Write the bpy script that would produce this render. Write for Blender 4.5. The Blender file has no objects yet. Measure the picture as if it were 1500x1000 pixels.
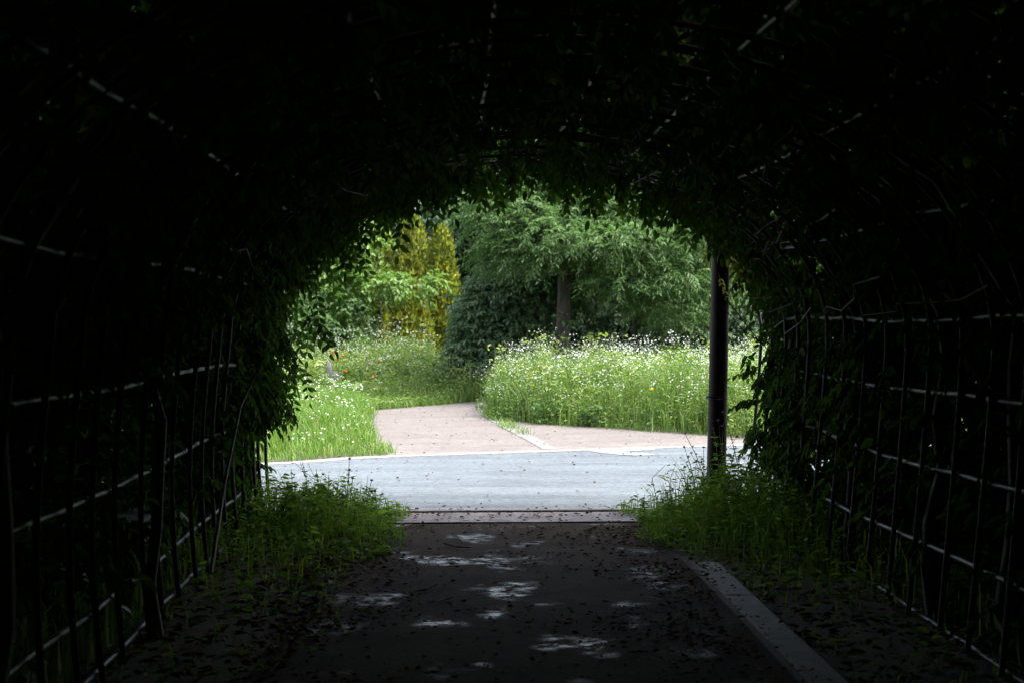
import bpy, math, random
import numpy as np
from mathutils import Vector, Matrix, Euler

random.seed(7)
rng = np.random.default_rng(7)
R = math.radians
scene = bpy.context.scene
col = scene.collection

# ------------------------------------------------------------------ camera
CAM_H, FPX = 1.45, 2000.0
cam_d = bpy.data.cameras.new('camera')
cam = bpy.data.objects.new('camera', cam_d)
col.objects.link(cam)
cam.location = (0, 0, CAM_H)
cam.rotation_euler = (R(90 - 0.86), 0, R(-2.29))
cam_d.sensor_width = 36.0
cam_d.lens = 36.0 * FPX / 1500.0
cam_d.clip_start, cam_d.clip_end = 0.05, 1500
cam_d.dof.use_dof = True
cam_d.dof.focus_distance = 10.0
cam_d.dof.aperture_fstop = 3.6
scene.camera = cam
CR = cam.rotation_euler.to_matrix()

# ------------------------------------------------------------------ world, sun, exposure
SUN_EL, SUN_AZ = R(62), R(106)
w = bpy.data.worlds.new('World')
scene.world = w
w.use_nodes = True
nt = w.node_tree
nt.nodes.clear()
sky = nt.nodes.new('ShaderNodeTexSky')
sky.sky_type = 'NISHITA'
sky.sun_disc = False
sky.sun_elevation = SUN_EL
sky.sun_rotation = SUN_AZ
sky.air_density, sky.dust_density, sky.ozone_density = 1.0, 4.0, 1.0
hs = nt.nodes.new('ShaderNodeHueSaturation')
hs.inputs['Saturation'].default_value = 0.55
bg = nt.nodes.new('ShaderNodeBackground')
bg.inputs['Strength'].default_value = 0.15
wo = nt.nodes.new('ShaderNodeOutputWorld')
nt.links.new(sky.outputs[0], hs.inputs['Color'])
nt.links.new(hs.outputs[0], bg.inputs[0])
nt.links.new(bg.outputs[0], wo.inputs[0])
sun_d = bpy.data.lights.new('sun', 'SUN')
sun_d.energy, sun_d.angle, sun_d.color = 1.5, R(28), (1.0, 0.97, 0.92)
sun = bpy.data.objects.new('sun', sun_d)
col.objects.link(sun)
sdir = Vector((math.sin(SUN_AZ) * math.cos(SUN_EL), math.cos(SUN_AZ) * math.cos(SUN_EL), math.sin(SUN_EL)))
sun.rotation_euler = sdir.to_track_quat('Z', 'Y').to_euler()
vs = scene.view_settings
vs.view_transform, vs.look, vs.gamma, vs.exposure = 'Standard', 'None', 1.0, 2.45
vs.use_curve_mapping = False
scene.cycles.use_denoising = True
scene.cycles.use_adaptive_sampling = False
scene.cycles.sample_clamp_indirect = 3.0
scene.cycles.max_bounces = 7
scene.cycles.transparent_max_bounces = 4
scene.cycles.caustics_reflective = False
scene.cycles.caustics_refractive = False


# ------------------------------------------------------------------ helpers
def ray(px, py):
    return CR @ Vector(((px - 750) / FPX, -(py - 500) / FPX, -1))


def at(px, py, Y):
    d = ray(px, py)
    return Vector((0, 0, CAM_H)) + d * (Y / d.y)


def gnd(px, py, z=0.0):
    d = ray(px, py)
    return Vector((0, 0, CAM_H)) + d * ((z - CAM_H) / d.z)


def tag(o, label=None, cat=None, group=None, kind=None):
    for k, v in (('label', label), ('category', cat), ('group', group), ('kind', kind)):
        if v:
            o[k] = v
    return o


def empty(name, loc=(0, 0, 0), rz=0.0):
    o = bpy.data.objects.new(name, None)
    o.location = loc
    o.rotation_euler = (0, 0, rz)
    o.empty_display_size = 0.1
    col.objects.link(o)
    return o


def link(name, me, parent=None):
    o = bpy.data.objects.new(name, me)
    col.objects.link(o)
    if parent is not None:
        o.parent = parent
    return o


class MB:
    """collects polygons (any size) in numpy, links them as one mesh"""

    def __init__(self):
        self.v, self.f, self.n, self.flat = [], [], 0, False

    def add(self, v, f):
        v = np.asarray(v, dtype=np.float32).reshape(-1, 3)
        f = np.asarray(f, dtype=np.int64)
        if len(v) == 0:
            return
        self.v.append(v)
        self.f.append(f + self.n)
        self.n += len(v)

    def tube(self, pts, rads, sides=6, caps=True):
        pts = [Vector(p) for p in pts]
        if not hasattr(rads, '__len__'):
            rads = [rads] * len(pts)
        vs_, ref = [], None
        for i, p in enumerate(pts):
            t = (pts[min(i + 1, len(pts) - 1)] - pts[max(i - 1, 0)]).normalized()
            if ref is None:
                ref = Vector((0, 0, 1)) if abs(t.z) < 0.8 else Vector((1, 0, 0))
            a = t.cross(ref)
            if a.length < 1e-4:
                a = t.orthogonal()
            a.normalize()
            b = t.cross(a).normalized()
            ref = -b if False else a.cross(t)
            for k in range(sides):
                an = 2 * math.pi * k / sides
                vs_.append(p + (a * math.cos(an) + b * math.sin(an)) * rads[i])
        q = []
        for i in range(len(pts) - 1):
            for k in range(sides):
                k2 = (k + 1) % sides
                q.append((i * sides + k, i * sides + k2, (i + 1) * sides + k2, (i + 1) * sides + k))
        base = self.n
        self.add([tuple(x) for x in vs_], q)
        if caps:
            self.f.append(np.array([[base + k for k in range(sides)]], dtype=np.int64))
            e = base + (len(pts) - 1) * sides
            self.f.append(np.array([[e + sides - 1 - k for k in range(sides)]], dtype=np.int64))

    def box(self, lo, hi, jit=0.0, bev=0.0):
        x0, y0, z0 = lo
        x1, y1, z1 = hi
        if bev:
            prof = [(x0, y0, z0), (x1, y0, z0), (x1, y1, z0), (x0, y1, z0),
                    (x0, y0, z1 - bev), (x1, y0, z1 - bev), (x1, y1, z1 - bev), (x0, y1, z1 - bev),
                    (x0 + bev, y0 + bev, z1), (x1 - bev, y0 + bev, z1), (x1 - bev, y1 - bev, z1), (x0 + bev, y1 - bev, z1)]
            f = [(3, 2, 1, 0), (8, 9, 10, 11)] + [(a + o, (a + 1) % 4 + o, (a + 1) % 4 + 4 + o, a + 4 + o) for o in (0, 4) for a in range(4)]
        else:
            prof = [(x, y, z) for z in (z0, z1) for x, y in ((x0, y0), (x1, y0), (x1, y1), (x0, y1))]
            f = [(3, 2, 1, 0), (4, 5, 6, 7), (0, 1, 5, 4), (1, 2, 6, 5), (2, 3, 7, 6), (3, 0, 4, 7)]
        v = np.array(prof, dtype=np.float32)
        self.flat = True
        if jit:
            v = v + rng.normal(0, jit, v.shape)
        self.add(v, f)

    def mesh(self, name, mat=None, smooth=False):
        me = bpy.data.meshes.new(name)
        if self.v:
            v = np.concatenate(self.v)
            me.vertices.add(len(v))
            me.vertices.foreach_set('co', v.ravel())
            sizes = np.concatenate([np.full(len(f), f.shape[1], dtype=np.int32) for f in self.f])
            loops = np.concatenate([f.ravel() for f in self.f]).astype(np.int32)
            me.loops.add(len(loops))
            me.loops.foreach_set('vertex_index', loops)
            me.polygons.add(len(sizes))
            st = np.zeros(len(sizes), dtype=np.int32)
            st[1:] = np.cumsum(sizes)[:-1]
            me.polygons.foreach_set('loop_start', st)
            me.polygons.foreach_set('loop_total', sizes)
            if self.flat:
                me.polygons.foreach_set('use_smooth', np.zeros(len(sizes), dtype=bool))
            elif smooth:
                me.polygons.foreach_set('use_smooth', np.ones(len(sizes), dtype=bool))
            me.update(calc_edges=True)
        if mat:
            me.materials.append(mat)
        return me

    def build(self, name, mat=None, parent=None, smooth=False):
        return link(name, self.mesh(name, mat, smooth), parent)


def unit(a):
    return a / np.maximum(np.linalg.norm(a, axis=-1, keepdims=True), 1e-6)


def add_leaves(mb, P, D, N, L, W, shape=6, fold=0.25, curl=0.15):
    """P base, D axis, N rough normal, arrays (n,3); L, W arrays (n,)"""
    D = unit(D)
    S = unit(np.cross(D, N))
    N = np.cross(S, D)
    L = np.broadcast_to(L, (len(P),))[:, None]
    W = np.broadcast_to(W, (len(P),))[:, None]
    down = N * (-curl) * L
    tip = P + D * L + down
    n = len(P)
    if shape == 4:
        m = P + D * L * 0.42 + N * W * fold
        V = np.stack([P, m + S * W * 0.5, tip, m - S * W * 0.5], 1)
        idx = (np.arange(n) * 4)[:, None]
        F = np.concatenate([idx + [0, 1, 2], idx + [0, 2, 3]])
    else:
        a = P + D * L * 0.28 + N * W * fold
        b = P + D * L * 0.68 + N * W * fold * 0.8 + down * 0.45
        V = np.stack([P, a + S * W * 0.48, b + S * W * 0.40, tip, b - S * W * 0.40, a - S * W * 0.48], 1)
        idx = (np.arange(n) * 6)[:, None]
        F = np.concatenate([idx + [0, 1, 2, 3], idx + [0, 3, 4, 5]])
    mb.add(V.reshape(-1, 3), F)


def add_compound(mb, P, Rd, N, Lr, pairs=4, ll=0.075, lw=0.032, shape=4, droop=0.6):
    """pinnate leaves: P base (n,3), Rd rachis direction, N normal, Lr length (n,)"""
    Rd = unit(Rd)
    S = unit(np.cross(Rd, N))
    N = np.cross(S, Rd)
    n = len(P)
    Lr = np.broadcast_to(Lr, (n,))
    for j in range(pairs + 1):
        s = (0.25 + 0.75 * j / pairs)
        pos = P + Rd * (s * Lr)[:, None] + np.array([0, 0, -1.0]) * (0.25 * s * s * Lr)[:, None]
        for sg in ((-1, 1) if j < pairs else (0,)):
            D = S * sg * 0.9 + Rd * (0.55 if sg else 1.0) + np.array([0, 0, -droop]) + rng.normal(0, 0.16, (n, 3))
            sc = rng.uniform(0.8, 1.15, n)
            add_leaves(mb, pos, D, N + rng.normal(0, 0.3, (n, 3)), ll * sc, lw * sc, shape)


def add_blades(mb, P, H, W, lean=0.25, bend=0.35):
    """grass blades rising from P"""
    n = len(P)
    an = rng.uniform(0, 2 * math.pi, n)
    A = np.stack([np.cos(an), np.sin(an), np.zeros(n)], 1)
    an2 = rng.uniform(0, 2 * math.pi, n)
    B = np.stack([np.cos(an2), np.sin(an2), np.zeros(n)], 1)
    H = np.broadcast_to(H, (n,))[:, None]
    W = np.broadcast_to(W, (n,))[:, None]
    le = rng.uniform(0.2, 1, (n, 1))
    up = np.array([0, 0, 1.0])
    m = P + B * H * lean * le * 0.45 + up * H * 0.6
    t = P + B * H * (lean + bend) * le + up * H * (1 - 0.25 * le)
    V = np.stack([P - A * W * .5, P + A * W * .5, m + A * W * .4, m - A * W * .4, t + A * W * .08, t - A * W * .08], 1)
    idx = (np.arange(n) * 6)[:, None]
    mb.add(V.reshape(-1, 3), np.concatenate([idx + [0, 1, 2, 3], idx + [3, 2, 4, 5]]))


def add_discs(mb, P, r, N, k=6):
    n = len(P)
    N = unit(N)
    A = unit(np.cross(N, rng.normal(0, 1, (n, 3))))
    B = np.cross(N, A)
    r = np.broadcast_to(r, (n,))[:, None, None]
    an = np.arange(k) * 2 * math.pi / k
    V = P[:, None, :] + r * (A[:, None, :] * np.cos(an)[None, :, None] + B[:, None, :] * np.sin(an)[None, :, None])
    idx = (np.arange(n) * k)[:, None]
    mb.add(V.reshape(-1, 3), idx + np.arange(k))


# ------------------------------------------------------------------ materials
def new_mat(name):
    m = bpy.data.materials.new(name)
    m.use_nodes = True
    t = m.node_tree
    t.nodes.clear()
    out = t.nodes.new('ShaderNodeOutputMaterial')
    b = t.nodes.new('ShaderNodeBsdfPrincipled')
    t.links.new(b.outputs[0], out.inputs[0])
    return m, t, b, out


def ramp(t, fac, stops):
    r = t.nodes.new('ShaderNodeValToRGB')
    e = r.color_ramp.elements
    while len(e) < len(stops):
        e.new(0.5)
    for i, (p, c) in enumerate(stops):
        e[i].position = p
        e[i].color = (c[0], c[1], c[2], 1) if hasattr(c, '__len__') else (c, c, c, 1)
    t.links.new(fac, r.inputs[0])
    return r.outputs[0]


def noise(t, scale, detail=6, rough=0.6, vec=None, stretch=None):
    n = t.nodes.new('ShaderNodeTexNoise')
    n.inputs['Scale'].default_value = scale
    n.inputs['Detail'].default_value = detail
    n.inputs['Roughness'].default_value = rough
    if vec is None:
        tc = t.nodes.new('ShaderNodeNewGeometry')
        vec = tc.outputs['Position']
    if stretch:
        mp = t.nodes.new('ShaderNodeMapping')
        mp.inputs['Scale'].default_value = stretch
        t.links.new(vec, mp.inputs[0])
        vec = mp.outputs[0]
    t.links.new(vec, n.inputs['Vector'])
    return n.outputs[0]


def mix(t, fac, a, b, mode='MIX'):
    n = t.nodes.new('ShaderNodeMix')
    n.data_type = 'RGBA'
    n.blend_type = mode
    for s, v in ((n.inputs[0], fac), (n.inputs[6], a), (n.inputs[7], b)):
        if isinstance(v, bpy.types.NodeSocket):
            t.links.new(v, s)
        else:
            s.default_value = v if not hasattr(v, '__len__') else (v[0], v[1], v[2], 1)
    return n.outputs[2]


def bump(t, b, h, strength=0.4, dist=0.01):
    n = t.nodes.new('ShaderNodeBump')
    n.inputs['Strength'].default_value = strength
    n.inputs['Distance'].default_value = dist
    t.links.new(h, n.inputs['Height'])
    t.links.new(n.outputs[0], b.inputs['Normal'])


def leaf_mat(name, stops, trans=0.35, rough=0.5, spec=0.35):
    m, t, b, out = new_mat(name)
    g = t.nodes.new('ShaderNodeNewGeometry')
    c = ramp(t, g.outputs['Random Per Island'], stops)
    t.links.new(c, b.inputs['Base Color'])
    b.inputs['Roughness'].default_value = rough
    b.inputs['Specular IOR Level'].default_value = spec
    tr = t.nodes.new('ShaderNodeBsdfTranslucent')
    br = mix(t, 1.0, c, (1.02, 1.2, 0.68), 'MULTIPLY')
    t.links.new(br, tr.inputs[0])
    mx = t.nodes.new('ShaderNodeMixShader')
    mx.inputs[0].default_value = trans
    t.links.new(b.outputs[0], mx.inputs[1])
    t.links.new(tr.outputs[0], mx.inputs[2])
    t.links.new(mx.outputs[0], out.inputs[0])
    return m


def simple(name, c1, c2, scale=20, rough=0.7, metal=0.0, bstr=0.3, bdist=0.005, stretch=None, detail=6):
    m, t, b, out = new_mat(name)
    n = noise(t, scale, detail, stretch=stretch)
    t.links.new(ramp(t, n, [(0.3, c1), (0.7, c2)]), b.inputs['Base Color'])
    b.inputs['Roughness'].default_value = rough
    b.inputs['Metallic'].default_value = metal
    if bstr:
        bump(t, b, n, bstr, bdist)
    return m


M = {}
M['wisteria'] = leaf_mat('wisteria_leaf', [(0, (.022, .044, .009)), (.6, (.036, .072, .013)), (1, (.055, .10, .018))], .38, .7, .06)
M['yellow_leaf'] = leaf_mat('yellowing_leaf', [(0, (.22, .22, .03)), (1, (.34, .30, .05))], .4)
M['cherry'] = leaf_mat('tree_leaf', [(0, (.06, .115, .04)), (.5, (.092, .163, .056)), (1, (.125, .195, .078))], .45)
M['dark_leaf'] = leaf_mat('evergreen_leaf', [(0, (.045, .088, .038)), (.6, (.085, .142, .062)), (1, (.125, .18, .10))], .34, .4, .5)
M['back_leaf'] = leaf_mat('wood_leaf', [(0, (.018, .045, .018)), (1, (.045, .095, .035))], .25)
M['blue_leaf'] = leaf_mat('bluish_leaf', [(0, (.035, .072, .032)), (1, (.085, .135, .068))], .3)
M['gold'] = leaf_mat('golden_scale_leaf', [(0, (.04, .065, .014)), (.45, (.14, .175, .024)), (1, (.38, .365, .035))], .38)
M['lime'] = leaf_mat('light_green_leaf', [(0, (.09, .17, .035)), (1, (.16, .25, .06))], .4)
M['grass'] = leaf_mat('meadow_grass', [(0, (.085, .15, .028)), (.6, (.13, .205, .045)), (.9, (.18, .25, .07)), (1, (.30, .27, .12))], .4)
M['lawn'] = leaf_mat('short_grass', [(0, (.09, .18, .025)), (.8, (.13, .23, .035)), (1, (.24, .22, .08))], .4)
M['weed'] = leaf_mat('weed_leaf', [(0, (.08, .15, .022)), (.6, (.13, .205, .032)), (1, (.18, .25, .05))], .5, .65, .10)
M['petal'] = leaf_mat('white_petal', [(0, (.33, .37, .30)), (1, (.52, .54, .49))], .3, .6, .2)
M['yellow_petal'] = leaf_mat('yellow_petal', [(0, (.65, .48, .02)), (1, (.75, .55, .03))], .3)
M['red_petal'] = leaf_mat('red_petal', [(0, (.60, .06, .02)), (1, (.72, .10, .03))], .3)
M['purple'] = leaf_mat('purple_flower', [(0, (.14, .06, .12)), (1, (.26, .15, .24))], .2)
M['litter'] = leaf_mat('fallen_leaf', [(0, (.03, .015, .006)), (.6, (.085, .04, .014)), (.9, (.15, .09, .03)), (1, (.20, .14, .06))], .1, .8, .08)
M['stalk'] = simple('green_stalk', (.07, .13, .03), (.10, .16, .04), 30, .6, bstr=0)
M['bark'] = simple('bark', (.018, .015, .012), (.055, .046, .037), 14, .9, bstr=.9, bdist=.02, stretch=(1, 1, .25))
M['vine_bark'] = simple('vine_bark', (.02, .016, .012), (.05, .04, .03), 25, .85, bstr=.6, bdist=.008, stretch=(1, 1, .3))
M['twig'] = simple('dry_twig', (.06, .046, .033), (.13, .105, .075), 30, .7, bstr=.2)
M['hoop'] = simple('dark_painted_steel', (.012, .012, .011), (.03, .025, .02), 35, .65, bstr=.2, bdist=.002)
M['galv'] = simple('galvanised_steel', (.026, .027, .028), (.062, .063, .065), 30, .5, metal=.9, bstr=.1, bdist=.001)
M['rust_post'] = simple('brown_painted_steel', (.014, .007, .005), (.03, .015, .011), 6, .6, bstr=.15, bdist=.002)
M['rust_post'].node_tree.nodes['Principled BSDF'].inputs['Specular IOR Level'].default_value = .22
M['concrete'] = simple('weathered_concrete', (.085, .082, .078), (.17, .166, .16), 9, .8, bstr=.4, bdist=.004, detail=10)
M['pale_concrete'] = simple('pale_kerb_concrete', (.11, .108, .102), (.20, .197, .19), 12, .8, bstr=.3, bdist=.003, detail=10)
M['stone'] = simple('grey_stone', (.055, .055, .058), (.14, .135, .135), 11, .9, bstr=.6, bdist=.01, detail=10)


def ground_mat():
    m, t, b, out = new_mat('soil_and_moss')
    n = noise(t, 2.2, 10, .65)
    n2 = noise(t, 45, 5)
    c = ramp(t, n, [(.3, (.030, .022, .014)), (.52, (.05, .04, .022)), (.7, (.05, .075, .022))])
    c = mix(t, .5, c, ramp(t, n2, [(.35, (.02, .016, .01)), (.7, (.09, .08, .045))]))
    t.links.new(c, b.inputs['Base Color'])
    b.inputs['Roughness'].default_value = .95
    bump(t, b, n2, .8, .02)
    return m


def road_mat():
    m, t, b, out = new_mat('grey_asphalt_road')
    n = noise(t, 160, 4, .7)
    n2 = noise(t, 1.1, 6, .6, stretch=(.5, 2.2, 1))
    n3 = noise(t, 9, 6, .6, stretch=(.35, 1.6, 1))
    c = ramp(t, n, [(.3, (.062, .073, .081)), (.7, (.118, .137, .152))])
    c = mix(t, 1.0, c, ramp(t, n2, [(.3, .86), (.7, 1.12)]), 'MULTIPLY')
    c = mix(t, 1.0, c, ramp(t, n3, [(.3, .84), (.7, 1.14)]), 'MULTIPLY')
    n4 = noise(t, 38, 5, .75, stretch=(.5, 1, 1))
    c = mix(t, 1.0, c, ramp(t, n4, [(.35, .60), (.65, 1.36)]), 'MULTIPLY')
    n5 = noise(t, .7, 9, .7, stretch=(.35, 3.0, 1))
    c = mix(t, 1.0, c, ramp(t, n5, [(.36, .74), (.5, 1.0), (.66, 1.16)]), 'MULTIPLY')
    t.links.new(c, b.inputs['Base Color'])
    b.inputs['Roughness'].default_value = .8
    b.inputs['Specular IOR Level'].default_value = .25
    bump(t, b, n, .5, .004)
    return m


def pink_mat():
    m, t, b, out = new_mat('pinkish_red_paving')
    n = noise(t, 120, 4, .7)
    n2 = noise(t, 1.4, 8, .65, stretch=(.6, 1.5, 1))
    c = ramp(t, n, [(.3, (.088, .075, .069)), (.7, (.148, .128, .119))])
    c = mix(t, 1.0, c, ramp(t, n2, [(.3, (.74, .73, .70)), (.7, (1.14, 1.14, 1.14))]), 'MULTIPLY')
    n4 = noise(t, 30, 5, .75, stretch=(.5, 1, 1))
    c = mix(t, 1.0, c, ramp(t, n4, [(.35, .62), (.65, 1.34)]), 'MULTIPLY')
    n5 = noise(t, 2.6, 9, .75, stretch=(.4, 2.0, 1))
    c = mix(t, ramp(t, n5, [(.54, 0), (.70, .55)]), c, (.055, .05, .042))
    t.links.new(c, b.inputs['Base Color'])
    b.inputs['Roughness'].default_value = .85
    bump(t, b, n, .5, .004)
    return m


def path_mat():
    m, t, b, out = new_mat('dirty_wet_path_asphalt')
    tc = t.nodes.new('ShaderNodeTexCoord')
    v = tc.outputs['Object']
    n = noise(t, 90, 5, .7, v)
    dirt = noise(t, 3.0, 10, .7, v)
    wet = noise(t, 1.9, 3, .5, v, (1.1, 1.0, 1))
    fine = noise(t, 13, 12, .8, v, (.6, 1.0, 1))
    c = ramp(t, n, [(.3, (.020, .0135, .009)), (.7, (.074, .054, .038))])
    c = mix(t, ramp(t, dirt, [(.42, 0), (.66, .85)]), c, (.015, .0095, .006))
    s = t.nodes.new('ShaderNodeMath'); s.operation = 'MULTIPLY'
    t.links.new(ramp(t, wet, [(.55, 0), (.66, 1)]), s.inputs[0])
    t.links.new(ramp(t, fine, [(.50, 0), (.535, 1)]), s.inputs[1])
    sx = t.nodes.new('ShaderNodeSeparateXYZ')
    t.links.new(v, sx.inputs[0])
    mr = t.nodes.new('ShaderNodeMapRange')
    mr.inputs['From Min'].default_value, mr.inputs['From Max'].default_value = -1.2, 1.6
    t.links.new(sx.outputs[0], mr.inputs['Value'])
    band = ramp(t, mr.outputs[0], [(.12, 0), (.36, 1), (.72, 1), (.92, 0)])     # trodden middle of the path
    s2 = t.nodes.new('ShaderNodeMath'); s2.operation = 'MULTIPLY'
    t.links.new(s.outputs[0], s2.inputs[0])
    t.links.new(band, s2.inputs[1])
    mask = s2.outputs[0]
    c = mix(t, mask, c, (.20, .20, .20))
    t.links.new(c, b.inputs['Base Color'])
    t.links.new(ramp(t, mask, [(0, .9), (1, .13)]), b.inputs['Roughness'])
    t.links.new(ramp(t, mask, [(0, .05), (1, .95)]), b.inputs['Specular IOR Level'])
    bump(t, b, n, .5, .004)
    return m


def paint_mat():
    m, t, b, out = new_mat('worn_white_paint')
    n = noise(t, 7, 10, .75, stretch=(.7, 1.6, 1))
    c = ramp(t, n, [(.45, (.09, .097, .1)), (.56, (.21, .215, .22))])
    t.links.new(c, b.inputs['Base Color'])
    b.inputs['Roughness'].default_value = .7
    return m


M['ground'], M['road'], M['pink'], M['path'], M['paint'] = ground_mat(), road_mat(), pink_mat(), path_mat(), paint_mat()


# ------------------------------------------------------------------ setting: ground, road, paths
def sheet(name, pts, z, mat, kind='structure', div=0):
    mb = MB()
    mb.add([(p[0], p[1], z) for p in pts], [list(range(len(pts)))])
    o = mb.build(name, mat)
    o['kind'] = kind
    return o


sheet('ground', [(-250, -250), (250, -250), (250, 250), (-250, 250)], 0.0, M['ground'])
NEAR = 10.46
far_edge = [(60, 19.5), (20, 18.6), (8, 17.2), (4, 16.05), (2.9, 15.66), (1.0, 15.1), (-0.4, 14.68), (-1.1, 14.42), (-1.7, 13.95), (-3, 13.5), (-8, 13.0), (-60, 13.0)]
sheet('road', [(-60, NEAR), (60, NEAR)] + far_edge, 0.004, M['road'])
# tunnel path with a ragged border
pl = [(-.86 + .07 * math.sin(y * 2.3) + random.uniform(-.03, .03), y) for y in np.arange(9.72, -12, -.35)]
sheet('tunnel_path', [(1.36, -12), (1.36, 9.72)] + pl, 0.008, M['path'])
# pale pinkish apron between the dark path and the road
ap = [(-1.05, NEAR - .20), (-1.0, 9.77)] + [(x, 9.765 + random.uniform(-.012, .012)) for x in np.arange(-.8, 1.7, .2)] + [(1.75, 9.76), (1.8, NEAR - .20)]
M['apron'] = simple('pinkish_concrete', (.085, .069, .064), (.25, .21, .20), 4.5, .85, bstr=.4, bdist=.004, detail=10)
sheet('apron', ap, 0.012, M['apron'])

# pink path beyond the road
pp = [gnd(x, y) for x, y in ((700, 588), (640, 593.5), (541, 602), (536, 618), (541, 640), (556, 655), (568, 664))]
pink = [(p.x, p.y) for p in pp] + [(-.75, 14.56), (-.4, 14.68), (1.0, 15.1), (2.9, 15.66), (4, 16.05), (8, 17.2), (20, 18.6), (20, 22), (8, 21), (1.5, 24.2)]
sheet('pink_path', pink, 0.008, M['pink'])


def strip_pieces(name, pts, wid, z0, z1, mat, gap=.008, jit=.004):
    """kerb: a structure Empty with one block per piece along a polyline"""
    root = empty(name, (pts[0][0], pts[0][1], 0))
    root['kind'] = 'structure'
    for i in range(len(pts) - 1):
        a, b_ = Vector((*pts[i], 0)), Vector((*pts[i + 1], 0))
        L = (b_ - a).length
        mb = MB()
        mb.box((gap / 2, -wid / 2, z0), (L - gap / 2, wid / 2, z1 + random.uniform(-jit, jit)), bev=.006)
        o = mb.build('kerb_stone', mat, root)
        o.location = (a.x - root.location.x, a.y - root.location.y, 0)
        d = b_ - a
        o.rotation_euler = (0, 0, math.atan2(d.y, d.x))
    return root


def along(pts, step):
    out, acc = [], 0
    P = [Vector(p) for p in pts]
    out.append(P[0])
    for i in range(len(P) - 1):
        L = (P[i + 1] - P[i]).length
        n = max(1, round(L / step))
        for k in range(1, n + 1):
            out.append(P[i].lerp(P[i + 1], k / n))
    return [(p[0], p[1]) for p in out]


strip_pieces('tunnel_kerb', [(1.45, y) for y in np.arange(2.1, 8.0, .97)], .15, -.1, .045, M['pale_concrete'], .006, .002)
strip_pieces('near_road_kerb', [(x, NEAR - .09) for x in np.arange(-4, 7, 1.0)], .14, -.1, .024, M['pale_concrete'], .005, .001)
strip_pieces('far_road_kerb', along([(20, 18.6), (8, 17.2), (4, 16.05), (2.9, 15.66), (1.0, 15.1), (-.4, 14.68), (-1.1, 14.42), (-1.7, 13.95), (-3, 13.5), (-8, 13.0)], 1.0), .16, -.1, .016, M['pale_concrete'], .004, .001)
kp = [gnd(x, y) for x, y in ((806, 659), (775, 642), (748, 628.5), (728, 617), (712, 606), (704, 597), (706, 588))]
strip_pieces('path_divider_kerb', along([(p.x, p.y) for p in kp], .9), .18, -.1, .018, M['concrete'], .012, .004)
# worn marking on the road near its far edge
mk = [gnd(x, y) for x, y in ((862, 661), (905, 657.5), (962, 656.5), (958, 659.5), (912, 661.5), (968, 666.5), (930, 668), (880, 664))]
sheet('road_marking', [(p.x, p.y) for p in mk], 0.0085, M['paint'])

# ------------------------------------------------------------------ the arched trellis
XC, AX, ZS, BZ = .47, 1.85, 1.35, 1.23


def section(u):
    """u in [0,1] from left foot over the crown to right foot -> (x,z), outward (nx,nz)"""
    ls, la = 1.45, 4.95
    s = u * (2 * ls + la)
    if s < ls:
        f = s / ls
        x = XC - AX - .02 - .05 * math.sin(math.pi * f)
        return (x, -.10 + 1.45 * f), (-1, 0)
    if s > ls + la:
        f = (s - ls - la) / ls
        x = XC + AX + .02 - .12 * f ** 1.2
        return (x, 1.35 - 1.45 * f), (1, 0)
    a = math.pi * (1 - (s - ls) / la)
    n = Vector((math.cos(a) / AX, math.sin(a) / BZ)).normalized()
    k = .02 * abs(math.cos(a))
    return (XC + (AX + k) * math.cos(a), ZS + BZ * math.sin(a)), (n.x, n.y)


SU = np.array([np.r_[section(u)] .ravel() for u in np.linspace(0, 1, 801)])  # x z nx nz

Y0, Y1, HS = -9.7, 10.42, 0.38
trel = empty('arched_trellis', (XC, Y1, 0))
tag(trel, 'long arched tunnel trellis of dark hoops and pale steel rails', 'trellis')
hb = MB()
hb.tube([(section(u)[0][0] - XC, 0, section(u)[0][1]) for u in np.linspace(0, 1, 46)], .0135, 7)
hoop_me = hb.mesh('hoop', M['hoop'], True)
y = Y1
while y > Y0:
    o = link('hoop', hoop_me, trel)
    o.location = (random.uniform(-.012, .012), y - Y1 + random.uniform(-.02, .02), random.uniform(-.015, .015))
    o.rotation_euler = (0, random.uniform(-.006, .006), random.uniform(-.006, .006))
    y -= HS
rail_xz = [(-1.42, .06), (-1.47, .28), (-1.47, .74), (-1.45, 1.18), (-1.42, 1.72), (-1.02, 2.12), (-.36, 2.47),
           (.13, 2.60), (.63, 2.60), (1.12, 2.50), (1.68, 2.30), (2.15, 1.94), (2.37, 1.46), (2.33, 1.10), (2.27, .74), (2.22, .36), (2.20, .02)]
for i, (rx, rz) in enumerate(rail_xz):
    k = np.argmin((SU[:, 0] - rx) ** 2 + (SU[:, 1] - rz) ** 2)
    bx, bz = SU[k, 0] + SU[k, 2] * .029 - XC, SU[k, 1] + SU[k, 3] * .029
    mb = MB()
    ys = np.arange(Y0, Y1 - .05, HS)
    ph = random.uniform(0, 6)
    pts = [(bx + random.uniform(-.007, .007), yy - Y1, bz + random.uniform(-.007, .007) + .012 * math.sin(yy * 1.7 + ph)) for yy in ys]
    mb.tube(pts, .0135, 8)
    mb.build('rail', M['galv'], trel, True)

# ------------------------------------------------------------------ wisteria over the trellis
wis = empty('wisteria_vine', (XC, Y1, 0))
tag(wis, 'dense leafy vine smothering the arched tunnel, leaves hanging from its rim', 'vine')
OFF = np.array([XC, Y1, 0])


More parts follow.
